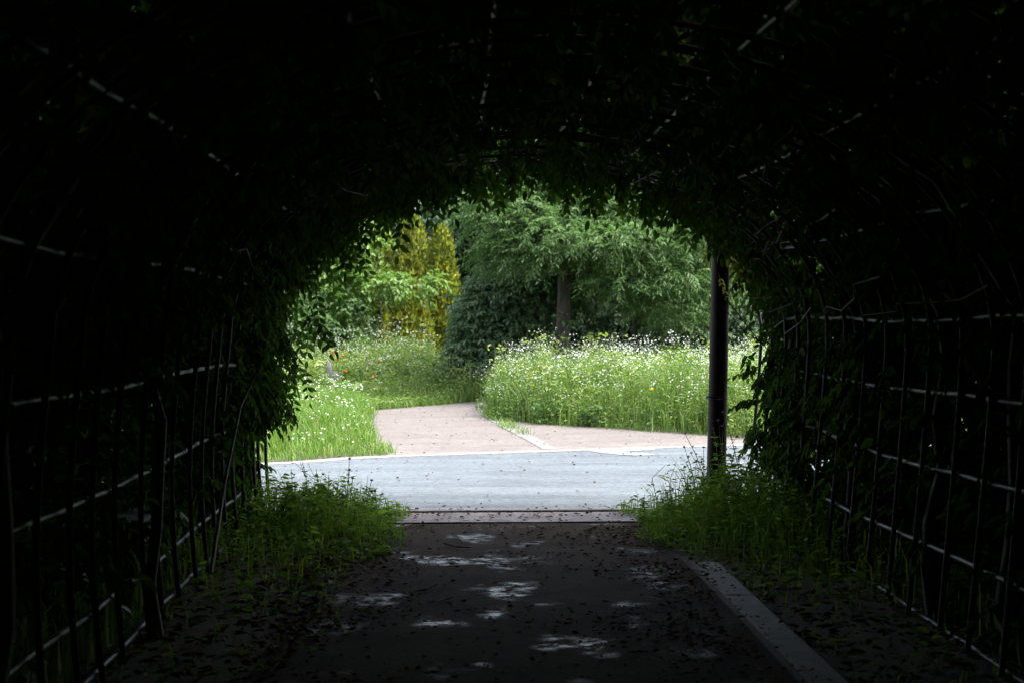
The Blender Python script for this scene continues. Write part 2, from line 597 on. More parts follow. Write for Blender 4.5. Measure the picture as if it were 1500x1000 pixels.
def canopy(n, y0, y1, r0, r1, lo_left=.12, lo_right=.3, inner=0.0):
    k = rng.integers(0, 801, n * 3)
    z = SU[k, 1]
    left = SU[k, 0] < XC
    dens = np.where(z > 1.45, 1.0, np.where(left, lo_left + (1 - lo_left) * np.clip((z - 1.15) / .3, 0, 1), lo_right + (1 - lo_right) * np.clip((z - 1.0) / .45, 0, 1)))
    keep = rng.uniform(0, 1, len(k)) < dens
    k = k[keep][:n]
    r = rng.uniform(r0, r1, len(k))
    P = np.stack([SU[k, 0] + SU[k, 2] * r, rng.uniform(y0, y1, len(k)), SU[k, 1] + SU[k, 3] * r], 1)
    P += rng.normal(0, .03, P.shape)
    return P, k


fol = MB()
# thick outer mat
P, k = canopy(23000, Y0 - .3, Y1 - .7, .15, .72, .3, .6)
P = P[P[:, 2] > .12]
n = len(P)
an = rng.uniform(0, 2 * math.pi, n)
Rd = np.stack([np.cos(an), np.sin(an), rng.uniform(-.55, .35, n)], 1)
add_compound(fol, P - OFF, Rd, np.array([0, 0, 1.]) + rng.normal(0, .45, (n, 3)), rng.uniform(.2, .32, n), 4, .095, .052, 4)
# close-set outer leaves, lying like shingles towards the light
P, k = canopy(54000, Y0 - .6, Y1 - .8, .34, .78, .25, .3)
P = P[P[:, 2] > .3] if False else P
n = len(P)
No = np.stack([SU[k, 2], np.zeros(n), SU[k, 3]], 1)
Rd = np.stack([rng.normal(0, .6, n), rng.normal(0, .6, n), rng.uniform(-1, .2, n)], 1)
Rd = Rd - No * np.sum(Rd * No, 1)[:, None] + No * rng.uniform(-.1, .3, (n, 1))
add_leaves(fol, P - OFF, Rd, No + rng.normal(0, .3, (n, 3)), rng.uniform(.16, .24, n), rng.uniform(.10, .15, n), 4, .08, .2)
# unseen leaf curtain behind the camera, added to keep rear light out
n = 7000
P = np.stack([rng.uniform(XC - 2.1, XC + 2.1, n), rng.uniform(Y0 - 1.2, Y0, n), rng.uniform(.05, 3.0, n)], 1)
an = rng.uniform(0, 2 * math.pi, n)
add_compound(fol, P - OFF, np.stack([np.cos(an), np.sin(an), rng.uniform(-.9, .3, n)], 1), rng.normal(0, 1, (n, 3)), rng.uniform(.2, .32, n), 4, .1, .055, 4)
# inner hanging leaves
P, k = canopy(1000, 2.0, Y1 - .1, .0, .12, .10, .5)
P = P[P[:, 2] > .4]
n = len(P)
an = rng.uniform(0, 2 * math.pi, n)
Rd = np.stack([np.cos(an) * .8, np.sin(an) * .8, rng.uniform(-.9, -.1, n)], 1)
add_compound(fol, P - OFF, Rd, np.stack([np.cos(an), np.sin(an), np.full(n, .6)], 1), rng.uniform(.16, .28, n), 5, .075, .034, 6)
# leaves lying against the rails of the vault
P, k = canopy(450, 2.0, Y1 - .9, -.02, .08, 0, 0)
P = P[P[:, 2] > 1.9]
n = len(P)
an = rng.uniform(0, 2 * math.pi, n)
add_compound(fol, P - OFF, np.stack([np.cos(an), np.sin(an), rng.uniform(-.5, .2, n)], 1), np.array([0, 0, 1.]) + rng.normal(0, .4, (n, 3)), rng.uniform(.14, .24, n), 4, .075, .038, 4)
# rim masses: hanging fringe at the mouth, thicker on the left haunch
P, k = canopy(1500, Y1 - .75, Y1 - .1, .05, .4, .35, .6)
P = P[P[:, 2] > .55]
n = len(P)
an = rng.uniform(0, 2 * math.pi, n)
Rd = np.stack([np.cos(an) * .6, np.sin(an) * .6, rng.uniform(-1.3, -.2, n)], 1)
add_compound(fol, P - OFF, Rd, np.stack([np.cos(an), np.sin(an), np.full(n, .7)], 1), rng.uniform(.16, .28, n), 5, .075, .034, 6)
# left haunch drapes into the opening
lx = [(-1.40, 1.1), (-1.34, 1.4), (-1.28, 1.66), (-1.15, 1.90), (-1.0, 2.10), (-.78, 2.30), (-.48, 2.46), (-.1, 2.53)]
pl_ = []
for (x, z) in lx:
    for q in range(150):
        t_ = random.random()
        pl_.append((x - .02 - t_ * .34 + random.gauss(0, .05), Y1 - random.random() * 1.6, z + t_ * .34 + random.gauss(0, .05)))
P = np.array(pl_)
n = len(P)
an = rng.uniform(0, 2 * math.pi, n)
Rd = np.stack([np.cos(an) * .6, np.sin(an) * .6, rng.uniform(-1.3, -.3, n)], 1)
add_compound(fol, P - OFF, Rd, np.stack([np.cos(an), np.sin(an), np.full(n, .7)], 1), rng.uniform(.14, .24, n), 5, .07, .033, 6)
for (x0, x1, y0_, y1_, z0, z1, q) in ((-2.0, -1.5, 8.9, 10.4, .1, 1.0, 420), (-1.75, -1.38, 8.3, 10.35, .8, 1.4, 240), (-1.42, -1.30, 9.3, 10.4, .85, 1.35, 80), (2.26, 2.6, 7.8, 10.3, .35, 1.35, 200), (2.18, 2.34, 8.6, 10.3, .5, 1.25, 45)):
    P = np.stack([rng.uniform(x0, x1, q), rng.uniform(y0_, y1_, q), rng.uniform(z0, z1, q)], 1)
    an = rng.uniform(0, 2 * math.pi, q)
    add_compound(fol, P - OFF, np.stack([np.cos(an) * .6, np.sin(an) * .6, rng.uniform(-1.2, 0, q)], 1), np.stack([np.cos(an), np.sin(an), np.full(q, .7)], 1), rng.uniform(.14, .24, q), 5, .07, .034, 6)
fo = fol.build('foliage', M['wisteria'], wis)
fo['kind'] = 'stuff'

# single leaves round the rim, each a part (six shared shapes)
leaf_me = []
for v in range(6):
    mb = MB()
    pairs = random.choice((3, 4, 4, 5))
    L = .20 + .03 * v
    add_compound(mb, np.zeros((1, 3)), np.array([[0, 0, -1.]]) + rng.normal(0, .05, (1, 3)), np.array([[0, -1., .15]]), np.array([L]), pairs, .082, .036, 6, .35)
    mb.tube([(0, 0, 0), (0, 0, -L * 1.22)], [.0028, .0014], 3, False)
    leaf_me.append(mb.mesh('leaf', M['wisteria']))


def place_leaf(p, tilt=.4, sc=1.0, mat=None):
    me = random.choice(leaf_me)
    if mat:
        me = me.copy()
        me.materials[0] = mat
    o = link('leaf', me, wis)
    o.location = Vector(p) - Vector(OFF)
    o.rotation_euler = Euler((random.gauss(0, tilt), random.gauss(0, tilt), random.uniform(-.9, .9)))
    o.scale = (sc * random.uniform(.85, 1.15),) * 3
    return o


rim = [(432, 560), (436, 525), (452, 480), (462, 455), (470, 420), (478, 395), (498, 372), (515, 355), (545, 335), (572, 315), (590, 303), (612, 296), (640, 284), (668, 275),
       (690, 270), (715, 266), (735, 262), (760, 252), (785, 250), (806, 256), (830, 262), (852, 260), (872, 264), (895, 262), (920, 268), (945, 275), (965, 280), (990, 290),
       (1010, 305), (1030, 325), (1050, 345), (1075, 372), (1095, 392), (1108, 415), (1122, 445), (1132, 470), (1140, 505), (1140, 540)]
cnt = 0
for i in range(len(rim) - 1):
    for q in range(6 if rim[i][1] < 440 else 3):
        t_ = random.random()
        px = rim[i][0] + (rim[i + 1][0] - rim[i][0]) * t_
        py = rim[i][1] + (rim[i + 1][1] - rim[i][1]) * t_
        small = px > 1000
        p = at(px + random.gauss(0, 4) + (6 if px > 1050 else 0), py - random.uniform(18, 58) + (20 if px < 470 or px > 1110 else 0), random.uniform(9.6, 10.3))
        place_leaf(p, .45, .72 if small else .9)
        cnt += 1
# longer single sprays that hang clear of the edge
for px, py, s in ((650, 292, 1.0), (600, 300, .95), (575, 322, .9), (787, 258, .9), (835, 275, .8), (878, 268, 1.0), (952, 288, 1.1), (955, 296, .9), (760, 262, .8), (505, 372, .9),
                  (446, 555, .75), (425, 575, .9), (1015, 338, .8), (1005, 342, .7), (820, 262, 1.0), (720, 270, .9), (700, 276, .8)):
    place_leaf(at(px, py - 22, random.uniform(9.4, 10.2)), .18, s)
for px, py, s in ((1062, 372, .8), (1068, 380, .6), (1052, 400, .55), (872, 298, .45), (1030, 352, .5)):
    place_leaf(at(px, py, 9.9), .5, s, M['yellow_leaf'])

# woody stems: trunks beside the fences, arms along the shoulder, thin whips
def stem(pts, r0, r1, parent=wis, name='stem', mat=None, sides=6):
    mb = MB()
    pts = [Vector(p) - Vector(OFF) for p in pts]
    mb.tube(pts, list(np.linspace(r0, r1, len(pts))), sides)
    return mb.build(name, mat or M['vine_bark'], parent, True)


def wander(a, b, n, j):
    a, b = Vector(a), Vector(b)
    return [a.lerp(b, i / (n - 1)) + (Vector((random.gauss(0, j), random.gauss(0, j), random.gauss(0, j))) if 0 < i < n - 1 else Vector()) for i in range(n)]


for px, py0, yy, r0, sd in ((1355, 900, 6.55, .048, 1), (1232, 850, 8.0, .04, 1), (1150, 790, 9.6, .035, 1), (1470, 980, 5.75, .05, 1), (25, 980, 4.35, .05, -1), (250, 900, 6.3, .03, -1)):
    b_ = at(px, 470, yy)
    x = b_.x + sd * .06
    pts = wander((x, yy, -.02), (x + sd * .06, yy + .1, 1.5), 7, .025)
    k = 560 if sd > 0 else 240
    for u in (0, 35, 75, 120):
        kk = k - sd * u
        pts.append(Vector((SU[kk, 0] + SU[kk, 2] * .07, yy + .1 + u * .004, SU[kk, 1] + SU[kk, 3] * .07)))
    stem(pts, r0, r0 * .5)
for q in range(26):
    k = int(rng.integers(450, 640)) if q < 18 else int(rng.integers(180, 330))
    ya = random.uniform(5.5, 9.0)
    yb = min(10.4, ya + random.uniform(1.2, 3))
    k2 = int(np.clip(k + random.randint(-45, 45), 5, 795))
    r_ = random.uniform(-.09, .04)
    a = (SU[k, 0] + SU[k, 2] * r_, ya, SU[k, 1] + SU[k, 3] * r_)
    b_ = (SU[k2, 0] + SU[k2, 2] * r_, yb, SU[k2, 1] + SU[k2, 3] * r_)
    stem(wander(a, b_, 7, .035), random.uniform(.004, .009), .003, mat=M['twig'] if q % 3 == 0 else None, sides=5)
# the branch that follows the last hoop on its right haunch
stem([at(x, y_, 10.3) for x, y_ in ((900, 268), (960, 285), (1000, 312), (1040, 352), (1075, 386), (1105, 425), (1130, 470), (1136, 530))], .014, .02)
stem([at(x, y_, 8.2) for x, y_ in ((1180, 395), (1225, 430), (1262, 490), (1285, 545), (1302, 610), (1318, 690))], .005, .004, mat=M['twig'], sides=5)
stem([at(x, y_, 9.5) for x, y_ in ((1058, 430), (1085, 465), (1112, 500), (1135, 520))], .004, .003, sides=4)
stem([at(x, y_, 9.8) for x, y_ in ((1050, 440), (1090, 485), (1120, 505))], .003, .003, sides=4)

# light cane leaning on the left fence
cane = MB()
cane.tube([at(386, 522, 8.3), at(352, 595, 8.0), at(330, 700, 7.6), at(309, 838, 7.15)], [.006, .008, .010, .011], 7)
tag(cane.build('cane', M['twig'], None, True), 'slim pale cane leaning against the bars of the left fence', 'cane')


# ------------------------------------------------------------------ shrubs and trees
def leafy_points(clumps, n, surf=.55):
    """n points in ellipsoid clumps [(c, r)], biased towards the outside; returns P, outward"""
    vol = np.array([c[1][0] * c[1][1] * c[1][2] for c in clumps]) ** .75
    k = rng.choice(len(clumps), n, p=vol / vol.sum())
    C_ = np.array([c[0] for c in clumps])[k]
    R_ = np.array([c[1] for c in clumps])[k]
    d = unit(rng.normal(0, 1, (n, 3)))
    s = 1 - surf * rng.uniform(0, 1, n) ** 1.6
    return C_ + d * R_ * s[:, None], unit(d / R_)


def add_sprays(mb, P, O, tw=(.25, .5), k=7, ll=.11, lw=.04, up=.0, flat=.5, droop=.45, shape=4):
    """twigs from P growing along O, each with k alternate leaves"""
    n = len(P)
    T = O + rng.normal(0, .5, (n, 3))
    T[:, 2] = T[:, 2] * (1 - flat) + up
    T = unit(T)
    L = rng.uniform(tw[0], tw[1], n)
    side = unit(np.cross(T, np.array([0, 0, 1.]) + rng.normal(0, .25, (n, 3))))
    for j in range(k):
        s = (j + .6) / k
        pos = P + T * (L * s)[:, None] + np.array([0, 0, -1.]) * (L * s * s * .25)[:, None]
        sg = 1 if j % 2 else -1
        D = side * sg * .8 + T * .7 + np.array([0, 0, -droop]) + rng.normal(0, .25, (n, 3))
        sc = rng.uniform(.7, 1.2, n)
        add_leaves(mb, pos, D, np.array([0, 0, 1.]) + rng.normal(0, .35, (n, 3)), ll * sc, lw * sc, shape)


def shrub(name, loc, clumps, n, mat, label, cat, group=None, stems=4, sr=.03, **kw):
    root = empty(name, loc)
    tag(root, label, cat, group)
    mb = MB()
    P, O = leafy_points(clumps, n, kw.pop('surf', .5))
    ok = P[:, 2] > .05
    add_sprays(mb, P[ok], O[ok], **kw)
    f = mb.build('foliage', mat, root)
    f['kind'] = 'stuff'
    for i in range(stems):
        c = random.choice(clumps)[0]
        mb = MB()
        mb.tube(wander((random.uniform(-.15, .15), random.uniform(-.1, .1), -.03), c, 5, .06), list(np.linspace(sr, sr * .35, 5)), 6)
        mb.build('stem', M['bark'], root, True)
    return root


def tree(name, loc, H, r0, clumps, n, mat, label, group=None, lean=(0, 0), bare=.35, limbs=8, cat='tree', **kw):
    root = empty(name, loc)
    tag(root, label, cat, group)
    mb = MB()
    N = 9
    tp = []
    for i in range(N):
        f = i / (N - 1)
        tp.append(Vector((lean[0] * f + random.gauss(0, .02) * (i > 0), lean[1] * f + random.gauss(0, .02) * (i > 0), -.05 + H * f)))
    mb.tube(tp, [r0 * (1.25 if i == 0 else 1.0) * (1 - .78 * i / (N - 1)) for i in range(N)], 10)
    mb.build('trunk', M['bark'], root, True)
    order = sorted(clumps, key=lambda c: c[0][2])
    for c in (order if len(order) <= limbs else random.sample(order, limbs)):
        c0 = Vector(c[0])
        f = min(.9, max(bare, (c0.z - .25 * math.hypot(c0.x, c0.y)) / H))
        i = f * (N - 1)
        s = tp[int(i)].lerp(tp[min(N - 1, int(i) + 1)], i - int(i))
        mb = MB()
        rr = r0 * (1 - .78 * f) * .55
        pts = wander(s, c0, 6, .07)
        mb.tube(pts, list(np.linspace(rr, rr * .25, 6)), 6)
        for q in range(4):
            a = pts[random.randint(2, 5)]
            b_ = a + Vector((random.gauss(0, .5), random.gauss(0, .5), random.uniform(-.1, .5))) * .9
            mb.tube(wander(a, b_, 4, .04), list(np.linspace(rr * .3, rr * .1, 4)), 4, False)
        mb.build('branch', M['bark'], root, True)
    mb = MB()
    P, O = leafy_points(clumps, n, kw.pop('surf', .6))
    add_sprays(mb, P, O, **kw)
    f = mb.build('crown', mat, root)
    f['kind'] = 'stuff'
    return root


def rel(px, py, Y, base):
    p = at(px, py, Y)
    return (p.x - base[0], p.y - base[1], p.z - base[2])


# main tree with the visible trunk, layered flat sprays
b1 = at(822, 520, 25.0); b1 = (b1.x, b1.y, 0)
cl = []
for px, py, dy, rx, rz in ((740, 322, -.5, .7, .3), (750, 300, -.8, .8, .35), (748, 370, -.6, .62, .25), (800, 340, -1.1, .9, .3), (770, 368, -1.0, .65, .2), (860, 300, -.6, .9, .4), (900, 350, -1.2, .9, .28),
                           (855, 358, -1.3, .65, .2), (960, 320, -.8, .9, .35), (1010, 360, -.6, .8, .3), (980, 400, -.9, .7, .25), (1040, 410, -.2, .6, .3), (910, 410, -1.0, .6, .2), (800, 250, 0, 1.3, .6), (930, 240, .2, 1.4, .6),
                           (760, 250, .4, 1.0, .5), (850, 180, .5, 1.6, .8), (1040, 290, .5, 1.0, .5), (840, 320, 1.2, 1.6, .5), (940, 370, .8, 1.1, .35), (960, 445, -.4, .5, .2), (892, 378, .3, .6, .2)):
    cl.append((rel(px, py, 25.0 + dy, b1), (rx, rx * 1.0, rz)))
tree('broadleaf_tree', b1, 4.6, .18, cl, 9500, M['cherry'], 'spreading tree with dark bare trunk rising from the white flowers', 'trees beyond the road', (.12, 0), .45, 14,
     tw=(.25, .55), k=12, ll=.105, lw=.030, flat=.6, droop=.38)
# slimmer tree to its right, foliage low on the trunk
b2 = at(934, 515, 28.0); b2 = (b2.x, b2.y, 0)
cl = [(rel(px, py, 28 + dy, b2), (rx, rx, rz)) for px, py, dy, rx, rz in ((950, 430, -.7, .6, .22), (990, 450, -.4, .6, .25), (985, 468, -.5, .4, .16), (965, 392, 0, .8, .3), (1000, 410, 0, .8, .35), (940, 330, .3, 1.3, .6), (1030, 340, .5, 1.1, .5), (950, 250, .6, 1.6, .8))]
tree('broadleaf_tree', b2, 4.4, .11, cl, 3600, M['cherry'], 'slimmer tree with low drooping branches, right of the dark trunk', 'trees beyond the road', (0, 0), .3, 9,
     tw=(.25, .5), k=12, ll=.105, lw=.030, flat=.5, droop=.45)
# small leafy shoots on the main trunk
sp = MB()
P = np.array([tuple(Vector(rel(px, py, 24.8, b1))) for px, py in ((806, 482), (800, 478), (815, 465), (835, 440), (842, 452), (828, 470), (812, 490), (838, 460))])
add_sprays(sp, P, unit(np.stack([rng.choice([-1., 1.], 8), np.full(8, -.6), np.full(8, .2)], 1)), (.2, .4), 9, .13, .045)
t1 = [o for o in bpy.data.objects if o.name == 'broadleaf_tree'][0]
sp.build('shoot', M['cherry'], t1)['kind'] = 'stuff'

# big rounded evergreen shrub left of the trunk
bs = at(722, 520, 26.5); bs = (bs.x, bs.y, 0)
cl = [((.15, -.05, 1.95), (.62, .6, .5)), ((-.15, -.1, 1.7), (.5, .5, .5)), ((.0, 0, .9), (.78, .8, .95)), ((-.35, -.1, .6), (.5, .6, .65)), ((.3, .1, 1.5), (.7, .7, .75)), ((.75, .2, 1.9), (.65, .7, .6)), ((-.2, .2, 1.5), (.5, .6, .55)), ((1.4, .5, 2.1), (.7, .7, .5)), ((.9, .9, 1.2), (.5, .5, 1.0))]
shrub('evergreen_shrub', bs, cl, 4200, M['dark_leaf'], 'big rounded dark green shrub at the bend of the pink path', 'shrub', 'shrubs beyond the road', 5, .05,
      tw=(.15, .34), k=8, ll=.12, lw=.05, flat=.2, droop=.7, surf=.4)
# dark mass behind the trunks
bs = (at(835, 520, 31.0).x, 31.0, 0)
cl = [((-1.0, 0, 1.3), (1.3, .8, 1.3)), ((.6, 0, 1.4), (1.3, .8, 1.4)), ((2.0, 0.2, 1.2), (1.2, .8, 1.3))]
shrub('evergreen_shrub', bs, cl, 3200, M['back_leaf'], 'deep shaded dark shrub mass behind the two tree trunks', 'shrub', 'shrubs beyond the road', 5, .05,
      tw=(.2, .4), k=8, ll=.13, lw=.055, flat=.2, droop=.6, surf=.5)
bs = (at(1040, 520, 28.5).x, 28.5, 0)
cl = [((-.2, 0, .8), (.8, .7, .9)), ((.7, .1, 1.0), (.9, .8, 1.1)), ((.2, .2, 1.6), (.7, .6, .7)), ((-.7, .1, 1.2), (.5, .5, .5)), ((1.6, .3, 1.1), (.9, .8, 1.1))]
shrub('evergreen_shrub', bs, cl, 3000, M['blue_leaf'], 'bluish green shrub beside the brown post, behind the white flowers', 'shrub', 'shrubs beyond the road', 5, .04,
      tw=(.15, .34), k=8, ll=.11, lw=.045, flat=.2, droop=.6, surf=.45)
bs = (at(470, 520, 30).x, 30.0, 0)
cl = [((0, 0, .8), (.9, .7, .9)), ((-1.0, 0, 1.1), (1.0, .7, 1.1)), ((.4, .3, 1.4), (.7, .6, .7))]
shrub('evergreen_shrub', bs, cl, 2000, M['cherry'], 'fresh green shrub left of the golden conifers', 'shrub', 'shrubs beyond the road', 4, .04,
      tw=(.15, .34), k=8, ll=.11, lw=.045, flat=.2, droop=.6, surf=.45)


# golden conifers: flame-shaped plumes of upright scale sprays
def conifer(loc, H, rad, n, label):
    root = empty('golden_conifer', loc)
    tag(root, label, 'conifer', 'golden conifers by the path')
    mb = MB()
    mb.tube([(0, 0, -.05), (0, 0, H * .8)], [.06, .02], 7)
    mb.build('trunk', M['bark'], root, True)
    mb = MB()
    m = n // 26
    h = rng.uniform(.02, 1, m) ** 1.15
    prof = np.clip(np.minimum(1.0, (h + .12) * 3.2) * (1 - h) ** .62 * 1.18, .03, 1)
    an = rng.uniform(0, 2 * math.pi, m)
    rr = prof * rad * rng.uniform(.72, 1.08, m)
    C_ = np.stack([np.cos(an) * rr, np.sin(an) * rr, h * H], 1)
    for j in range(26):
        s = rng.uniform(-.12, .2, m)
        P = C_ + np.stack([np.cos(an) * s * .12, np.sin(an) * s * .12, s], 1) + rng.normal(0, .035, (m, 3))
        D = np.stack([np.cos(an) * .35, np.sin(an) * .35, np.full(m, 1.)], 1) + rng.normal(0, .38, (m, 3))
        N = np.stack([np.cos(an), np.sin(an), np.full(m, .2)], 1) + rng.normal(0, .6, (m, 3))
        add_leaves(mb, P, D, N, rng.uniform(.08, .15, m), rng.uniform(.035, .06, m), 4)
    f = mb.build('crown', M['gold'], root)
    f['kind'] = 'stuff'


for px, top, Y, rad, n, lab in ((646, 343, 33.0, .60, 19000, 'tall golden conifer, rightmost and sharpest of the yellow conifers'),
                                (603, 325, 34.0, .74, 20000, 'tall golden conifer in the middle of the yellow conifers'),
                                (560, 350, 34.5, .72, 18000, 'golden conifer half hidden behind the pale green branches'),
                                (530, 420, 32.8, .66, 14000, 'broad low golden conifer, leftmost of the yellow conifers'),
                                (604, 425, 32.2, .6, 12000, 'short bushy golden conifer in front of the tall ones'),
                                (556, 462, 31.2, .26, 5000, 'smallest golden conifer, standing among the white flowers')):
    p = at(px, top, Y)
    conifer((p.x, Y, 0), p.z, rad, n, lab)

# light green young tree before the conifers
b3 = at(560, 520, 31.0); b3 = (b3.x, b3.y, 0)
cl = [(rel(px, py, 30.6 + dy, b3), (rx, rx * .7, rz)) for px, py, dy, rx, rz in ((508, 395, 0, .5, .25), (550, 415, -.3, .6, .16), (600, 418, -.3, .55, .12), (635, 410, -.2, .25, .1), (520, 430, -.2, .5, .2), (490, 420, .1, .5, .3), (530, 352, 0, .42, .28), (470, 390, .2, .6, .4), (470, 330, .3, .9, .5))]
tree('young_tree', b3, 2.9, .05, cl, 1000, M['lime'], 'young tree with pale lime green branches before the golden conifers', 'trees beyond the road', (-.1, 0), .5, 9,
     tw=(.2, .45), k=8, ll=.14, lw=.075, flat=.5, droop=.55)

# dark wood closing the view, each tree its own
for i, (px, Y, H, rx, mt, lab) in enumerate((
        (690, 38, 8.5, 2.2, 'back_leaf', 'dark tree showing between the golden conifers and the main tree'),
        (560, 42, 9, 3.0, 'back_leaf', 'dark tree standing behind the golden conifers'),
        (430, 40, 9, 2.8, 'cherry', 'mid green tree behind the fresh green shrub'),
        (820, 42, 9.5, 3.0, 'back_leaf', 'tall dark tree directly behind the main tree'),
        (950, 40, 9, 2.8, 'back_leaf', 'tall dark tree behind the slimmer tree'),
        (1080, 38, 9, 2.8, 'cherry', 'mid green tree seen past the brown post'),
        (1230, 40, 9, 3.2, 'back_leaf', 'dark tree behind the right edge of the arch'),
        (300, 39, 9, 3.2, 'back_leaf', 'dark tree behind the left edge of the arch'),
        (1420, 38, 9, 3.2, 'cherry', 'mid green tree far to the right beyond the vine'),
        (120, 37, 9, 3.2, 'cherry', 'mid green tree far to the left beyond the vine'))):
    x = at(px, 470, Y).x
    cl = []
    for q in range(15):
        f = q / 14
        zz = .9 + (H - 1.5) * f
        wdt = rx * math.sin(math.pi * (.22 + .70 * f)) ** .8
        a = random.uniform(0, 6.28)
        cl.append(((math.cos(a) * wdt * .45, math.sin(a) * wdt * .35 - .3, zz), (wdt * .62, wdt * .55, .95)))
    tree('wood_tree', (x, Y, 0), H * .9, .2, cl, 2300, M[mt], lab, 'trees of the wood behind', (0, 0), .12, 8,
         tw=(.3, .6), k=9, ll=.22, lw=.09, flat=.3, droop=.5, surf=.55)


# hedges outside both sides of the tunnel
def hedge(x0, x1, y0, y1, h, n, mat, label):
    root = empty('hedge', ((x0 + x1) / 2, (y0 + y1) / 2, 0))
    tag(root, label, 'hedge', 'hedges beside the tunnel')
    mb = MB()
    P = np.stack([rng.uniform(x0, x1, n), rng.uniform(y0, y1, n), h * rng.uniform(.03, 1, n) ** .8], 1)
    P[:, 2] *= .85 + .15 * np.sin(P[:, 1] * 1.9 + x0)
    P = P[~((P[:, 2] > (.55 if x0 < 0 else .3)) & (P[:, 2] < 1.25) & (P[:, 1] > 6.3) & (rng.uniform(0, 1, n) < (.75 if x0 < 0 else .72)))]
    n = len(P)
    O = unit(rng.normal(0, 1, (n, 3)))
    c = np.array([(x0 + x1) / 2, (y0 + y1) / 2, 0])
    add_sprays(mb, P - c, O, (.15, .35), 7, .12, .07, flat=.3, droop=.5)
    f = mb.build('foliage', mat, root)
    f['kind'] = 'stuff'
    for i in range(6):
        mb = MB()
        xx, yy = random.uniform(x0, x1) - c[0], random.uniform(y0, y1) - c[1]
        mb.tube(wander((xx, yy, -.03), (xx + random.uniform(-.2, .2), yy + random.uniform(-.2, .2), h * .8), 5, .05), [.03, .026, .02, .015, .01], 6)
        mb.build('stem', M['bark'], root, True)


hedge(2.62, 4.2, -10, 9.6, 3.0, 17000, M['back_leaf'], 'dark leafy hedge outside the right side of the tunnel')
hedge(-3.1, -1.78, -10, 10.0, 2.8, 15000, M['back_leaf'], 'dark leafy hedge outside the left side of the tunnel')

# ------------------------------------------------------------------ meadows
def inpoly(P, poly):
    x, y = P[:, 0], P[:, 1]
    c = np.zeros(len(P), bool)
    n = len(poly)
    for i in range(n):
        x0, y0 = poly[i]
        x1, y1 = poly[(i + 1) % n]
        cond = ((y0 > y) != (y1 > y))
        with np.errstate(divide='ignore', invalid='ignore'):
            c ^= cond & (x < (x1 - x0) * (y - y0) / (y1 - y0 + 1e-12) + x0)
    return c


def scatter(poly, n, edge=0.0):
    xs, ys = [p[0] for p in poly], [p[1] for p in poly]
    P = np.stack([rng.uniform(min(xs), max(xs), n), rng.uniform(min(ys), max(ys), n), np.zeros(n)], 1)
    return P[inpoly(P, poly)]


def lump(P, s, seed=0):
    """soft clumping field 0..1"""
    x, y = P[:, 0] * s + seed, P[:, 1] * s + seed * 1.7
    return .5 + .25 * (np.sin(x * 1.3 + np.sin(y * .9) * 1.4) + np.sin(y * 1.7 + np.sin(x * 1.1 + 2) * 1.3))


front = [gnd(x, y) for x, y in ((716, 612), (740, 617), (775, 620.5), (830, 624), (880, 627), (955, 632), (1042, 638), (1120, 644))]
front = [(p.x, p.y) for p in front]
bed = front + [(8, 18.2), (11, 19), (11, 26), (1.2, 26), (.75, 23.6), (.55, 22.2)]
pinkpoly = pink
mb = MB()
P = scatter(bed, 46000)
P[:, :2] += rng.normal(0, .06, (len(P), 2))
fy = np.interp(P[:, 0], [p[0] for p in front] + [8, 11], [p[1] for p in front] + [18.2, 19])
depth = np.clip((P[:, 1] - fy) / .8, 0, 1)
Hh = (.36 + .50 * depth ** .6) * (.52 + .46 * lump(P, 1.2, 3) + .46 * lump(P, 3.4, 7)) * np.clip((P[:, 0] - .3) / .9 + .55, .5, 1)
add_blades(mb, P, Hh * rng.uniform(.45, 1.2, len(P)), rng.uniform(.008, .018, len(P)), .22, .25)
# leafy stems
sel = rng.uniform(0, 1, len(P)) < .55
Ps = np.repeat(P[sel], 3, 0)
Hs = np.repeat(Hh[sel], 3)
Ps = Ps + np.stack([rng.normal(0, .03, len(Ps)), rng.normal(0, .03, len(Ps)), Hs * rng.uniform(.1, .95, len(Ps))], 1)
an = rng.uniform(0, 6.28, len(Ps))
add_leaves(mb, Ps, np.stack([np.cos(an), np.sin(an), rng.uniform(-.2, .7, len(Ps))], 1), np.array([0, 0, 1.]) + rng.normal(0, .4, (len(Ps), 3)), rng.uniform(.05, .11, len(Ps)), rng.uniform(.014, .03, len(Ps)), 4)
o = mb.build('meadow_grass', M['grass'])
tag(o, 'tall green wildflower meadow right of the pink path', 'meadow', kind='stuff')
# white daisies in loose heads above
mb = MB()
sel = rng.uniform(0, 1, len(P)) < .17 * (.25 + .9 * depth) * (.25 + 1.1 * lump(P, 1.3, 9))
Pf, Hf = P[sel], Hh[sel]
rep = 4
Pf = np.repeat(Pf, rep, 0)
Hf = np.repeat(Hf, rep)
Pf = Pf + np.stack([rng.normal(0, .05, len(Pf)), rng.normal(0, .05, len(Pf)), Hf * (1.10 - .50 * np.repeat(rng.uniform(0, 1, len(Hf) // rep), rep) ** 2.0) + rng.normal(.03, .025, len(Pf))], 1)
add_discs(mb, Pf, rng.uniform(.006, .0125, len(Pf)), np.array([0, -.35, 1.]) + rng.normal(0, .4, (len(Pf), 3)))
o = mb.build('white_wildflowers', M['petal'])
tag(o, 'countless small white daisies topping the meadow right of the path', 'wildflowers', kind='stuff')

